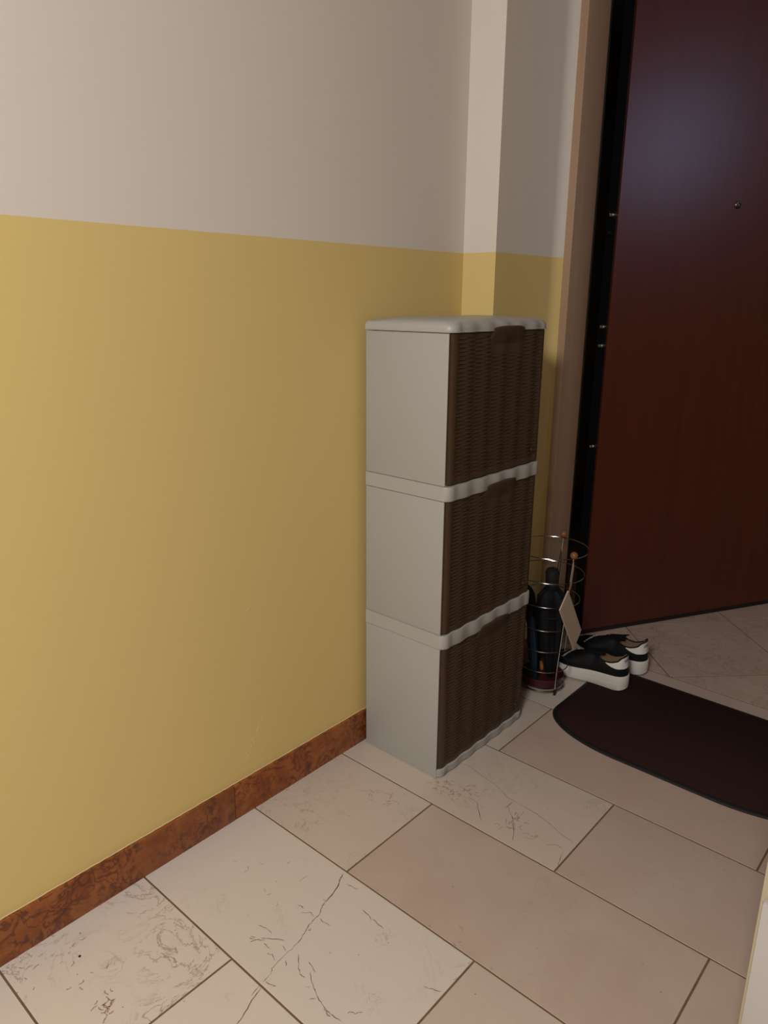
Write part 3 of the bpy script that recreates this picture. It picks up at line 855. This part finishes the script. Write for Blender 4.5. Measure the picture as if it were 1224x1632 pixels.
# ================================================================ SNEAKERS
def make_shoe(heel, head, label):
    """heel = point at the back of the sole on the ground, head = direction of the toe"""
    hx, hy, z0 = heel; LN = .262
    d = Vector((head[0], head[1], 0)).normalized(); s = Vector((-d.y, d.x, 0))
    O = Vector((hx, hy, z0))
    root = empty('sneaker', O, label, 'shoe', 'black platform sneakers by the door')
    def W(t, k=1.0):          # half width along the length
        t = min(max(t, 0), 1)
        a = (1-(1-min(t/.13, 1))**2.2)**.5
        b = (1-max(0, (t-.74)/.26)**2.3)**.5 if t < 1 else 0
        w_ = .034+.010*math.exp(-((t-.70)/.2)**2)-.002*math.exp(-((t-.4)/.15)**2)
        return w_*a*b*k
    T = [(1-cos(pi*i/84))/2 for i in range(85)]
    def P(t, y, z): return O+d*(t*LN)+s*y+Vector((0, 0, z))
    # platform sole
    loops = []
    for dz_, k, ex in ((0.0, .93, -.004), (.003, .985, 0), (.020, 1.0, .0005), (.0245, 1.0, .0005), (.0255, .975, -.001), (.0265, 1.0, .0005), (.048, 1.0, 0), (.0505, .975, -.002), (.0505, .90, -.006)):
        lp = []
        for sd in (1, -1):
            TT = T if sd == 1 else T[::-1][1:-1]
            for t in TT:
                rise = max(0, (t-.72)/.28)**2*.016*(1 if dz_ < .02 else .35)
                hr = max(0, (.08-t)/.08)**2*.004*(1 if dz_ < .02 else 0)
                top = dz_*(1-.26*min(1, t/.9)) if dz_ > .003 else dz_
                tt = .5+(t-.5)*(1+ex*2/.262)
                lp.append(P(tt, sd*W(t, k*1.06), top+rise+hr))
        loops.append(lp)
    MB().loft(loops).build('sole', SHOE_WHT, root, angle=.7)
    zs = lambda t: .0485*(1-.26*min(1, t/.9))+max(0, (t-.72)/.28)**2*.0056
    def topz(t):
        pts = [(0, .116), (.05, .112), (.12, .098), (.22, .088), (.32, .090), (.42, .103), (.50, .101), (.62, .088), (.75, .075), (.88, .068), (1.0, .052)]
        for (a, za), (b, zb) in zip(pts, pts[1:]):
            if a <= t <= b:
                i = pts.index((a, za)); q = (t-a)/(b-a)
                def sl(k):
                    k0 = max(k-1, 0); k1 = min(k+1, len(pts)-1)
                    return (pts[k1][1]-pts[k0][1])/(pts[k1][0]-pts[k0][0])
                h = b-a; m0, m1 = sl(i)*h, sl(i+1)*h
                return (2*q**3-3*q*q+1)*za+(q**3-2*q*q+q)*m0+(-2*q**3+3*q*q)*zb+(q**3-q*q)*m1
        return .05
    def surf(t, u, sd, off=0.0):
        kq = min(1, max(0, (t-.33)/.12)); ko = .40+.60*kq*kq*(3-2*kq)
        if t < .10: ko = .22+.18*(t/.10)
        a = u*pi/2*ko
        w_ = W(t)*.97+off
        y = w_*cos(a)**.8*(1+.05*sin(pi*u))
        zt = topz(t); q = sin(u*pi/2)**(.9 if t > .43 else 1.0) if t > .43 else u
        bl = min(1, max(0, (t-.36)/.1))
        q = (1-bl)*u+bl*sin(u*pi/2)
        lean = .010*(1-min(1, t/.1))*u     # heel leans forward
        return P(t*(.985)+.008+lean/LN-off*(1-min(1, t/.1))/LN, sd*y, zs(t)+(zt-zs(t))*q+off*.4*u)
    NU = 14
    mb = MB()
    ring = []
    for t in T:
        row = [surf(t, 1-i/NU, 1) for i in range(NU, -1, -1)]
        ring.append(row)
    mb.grid([[surf(t, i/NU, 1) for i in range(NU+1)] for t in T])
    mb.grid([[surf(t, i/NU, -1) for i in range(NU+1)] for t in T])
    mb.build('upper', SHOE_BLK, root, angle=1.0)
    # lining and insole
    mb = MB()
    Ti = [t for t in T if t < .46]
    for sd in (1, -1):
        rows = []
        for t in Ti:
            r_ = [surf(t, 1, sd)]
            for q in (1.0, .7, .3, 0.0):
                p = surf(t, q, sd, -.004)
                if t < .03: p = p+d*.004*(1-t/.03)
                r_.append(p)
            rows.append(r_)
        mb.grid(rows)
    mb.grid([[surf(t, .22, 1, -.003), surf(t, .22, 1, -.003).lerp(surf(t, .22, -1, -.003), .5), surf(t, .22, -1, -.003)] for t in Ti])
    mb.build('lining', LINING, root, angle=1.0)
    # padded collar
    cl = [surf(t, 1, 1) for t in T if t < .40][::-1]+[surf(t, 1, -1) for t in T if t < .40][1:]
    MB().tube(cl, .0026, 8).build('collar', SHOE_BLK, root)
    # tongue
    rows = []
    for i in range(9):
        t = .30+.20*i/8
        z = topz(.46)+.014*(1-i/8)**1.2
        rows.append([P(t, y*.021, z-.007*y*y+ .001) for y in [-1+2*k/8 for k in range(9)]])
    rows2 = [[p-Vector((0, 0, .0035)) for p in r_] for r_ in rows]
    mb = MB().grid(rows).grid(rows2)
    mb.grid([rows[0], rows2[0]]).grid([[r_[0] for r_ in rows], [r_[0] for r_ in rows2]]).grid([[r_[-1] for r_ in rows], [r_[-1] for r_ in rows2]])
    mb.build('tongue', SHOE_BLK, root)
    # white heel tab following the heel
    def ulow(t): return .42+.50*(t/.26)**1.7
    mb = MB()
    TB = [.26*(i/20)**2 for i in range(21)]
    for sd in (1, -1):
        mb.grid([[surf(t, ulow(t)+(1-ulow(t))*i/10, sd, .0011) for i in range(11)]+[surf(t, 1, sd, .0002)] for t in TB])
    mb.build('heel_tab', SHOE_TAB, root, angle=1.0)
    # lettering on the tab, centred on the back
    cu = bpy.data.curves.new('t', 'FONT'); cu.body = 'KEYS'; cu.size = .0115; cu.align_x = 'CENTER'; cu.align_y = 'CENTER'; cu.offset = .0003
    tmp = bpy.data.objects.new('t', cu); COL.objects.link(tmp)
    bpy.context.view_layer.update()
    tm = bpy.data.meshes.new_from_object(tmp.evaluated_get(bpy.context.evaluated_depsgraph_get()))
    bpy.data.objects.remove(tmp); bpy.data.curves.remove(cu)
    u0 = .78
    def arc(sd):
        tab = [(0.0, surf(0, u0, sd, .0016))]; acc = 0
        for i in range(1, 120):
            t = .2*(i/119)**2; p = surf(t, u0, sd, .0016); acc += (p-tab[-1][1]).length; tab.append((acc, p))
        return tab
    tabs = {1: arc(1), -1: arc(-1)}
    def place(x, y):
        sd = 1 if x >= 0 else -1
        q = abs(x); tb = tabs[sd]
        for (a, pa), (b, pb) in zip(tb, tb[1:]):
            if a <= q <= b:
                p = pa.lerp(pb, (q-a)/(b-a+1e-9)); break
        else: p = tb[-1][1]
        return p+Vector((0, 0, y))
    # viewed from behind the heel, letters run left to right towards +s side mirrored
    V = [place(-v.co.x+.0035, v.co.y) for v in tm.vertices]
    bm = bmesh.new(); bm.from_mesh(tm)
    bmesh.ops.triangulate(bm, faces=bm.faces); 
    F = [[v.index for v in f.verts] for f in bm.faces]; bm.free()
    tab_obj = [c for c in root.children if c.name.startswith('heel_tab')][0]
    MB().add(V, F).build('lettering', PRINT, tab_obj, smooth=False)
    # crystal chain across the vamp
    k = 0
    for i in range(17):
        v = -1+2*i/16
        sd = 1 if v >= 0 else -1
        t = .755+.065*v
        p = surf(t, 1-abs(v)*.50, sd, .003)
        r_ = .0040 if i % 2 == 0 else .0028
        MB().lathe(p, [(0, -r_), (r_*.8, -r_*.5), (r_, 0), (r_*.8, r_*.5), (0, r_)], 6, (random.uniform(-.4, .4), random.uniform(-.4, .4), 1)).build('crystal', CRYST, root, smooth=False)
    # eyelets and laces
    for i in range(3):
        t = .475+.05*i
        lp = [surf(t-.008, .80, 1, .0018), surf(t-.004, .9, 1, .0030), surf(t, 1, 1, .0036), surf(t+.002, .9, -1, .0030), surf(t+.004, .80, -1, .0018)]
        MB().tube(lp, .0017, 6).build('lace', SHOE_BLK, root)
    return root
random.seed(3)
s1 = make_shoe((.4455, 2.120, .0075), (-1, -.055), 'black platform sneaker with white heel, the nearer of the pair, beside umbrella stand')
s2 = make_shoe((.4500, 2.262, .0075), (-1, -.02), 'black platform sneaker with white heel, the farther of the pair, nearest the door')
for s_ in (s1, s2):
    if 'group' in s_: del s_['group']
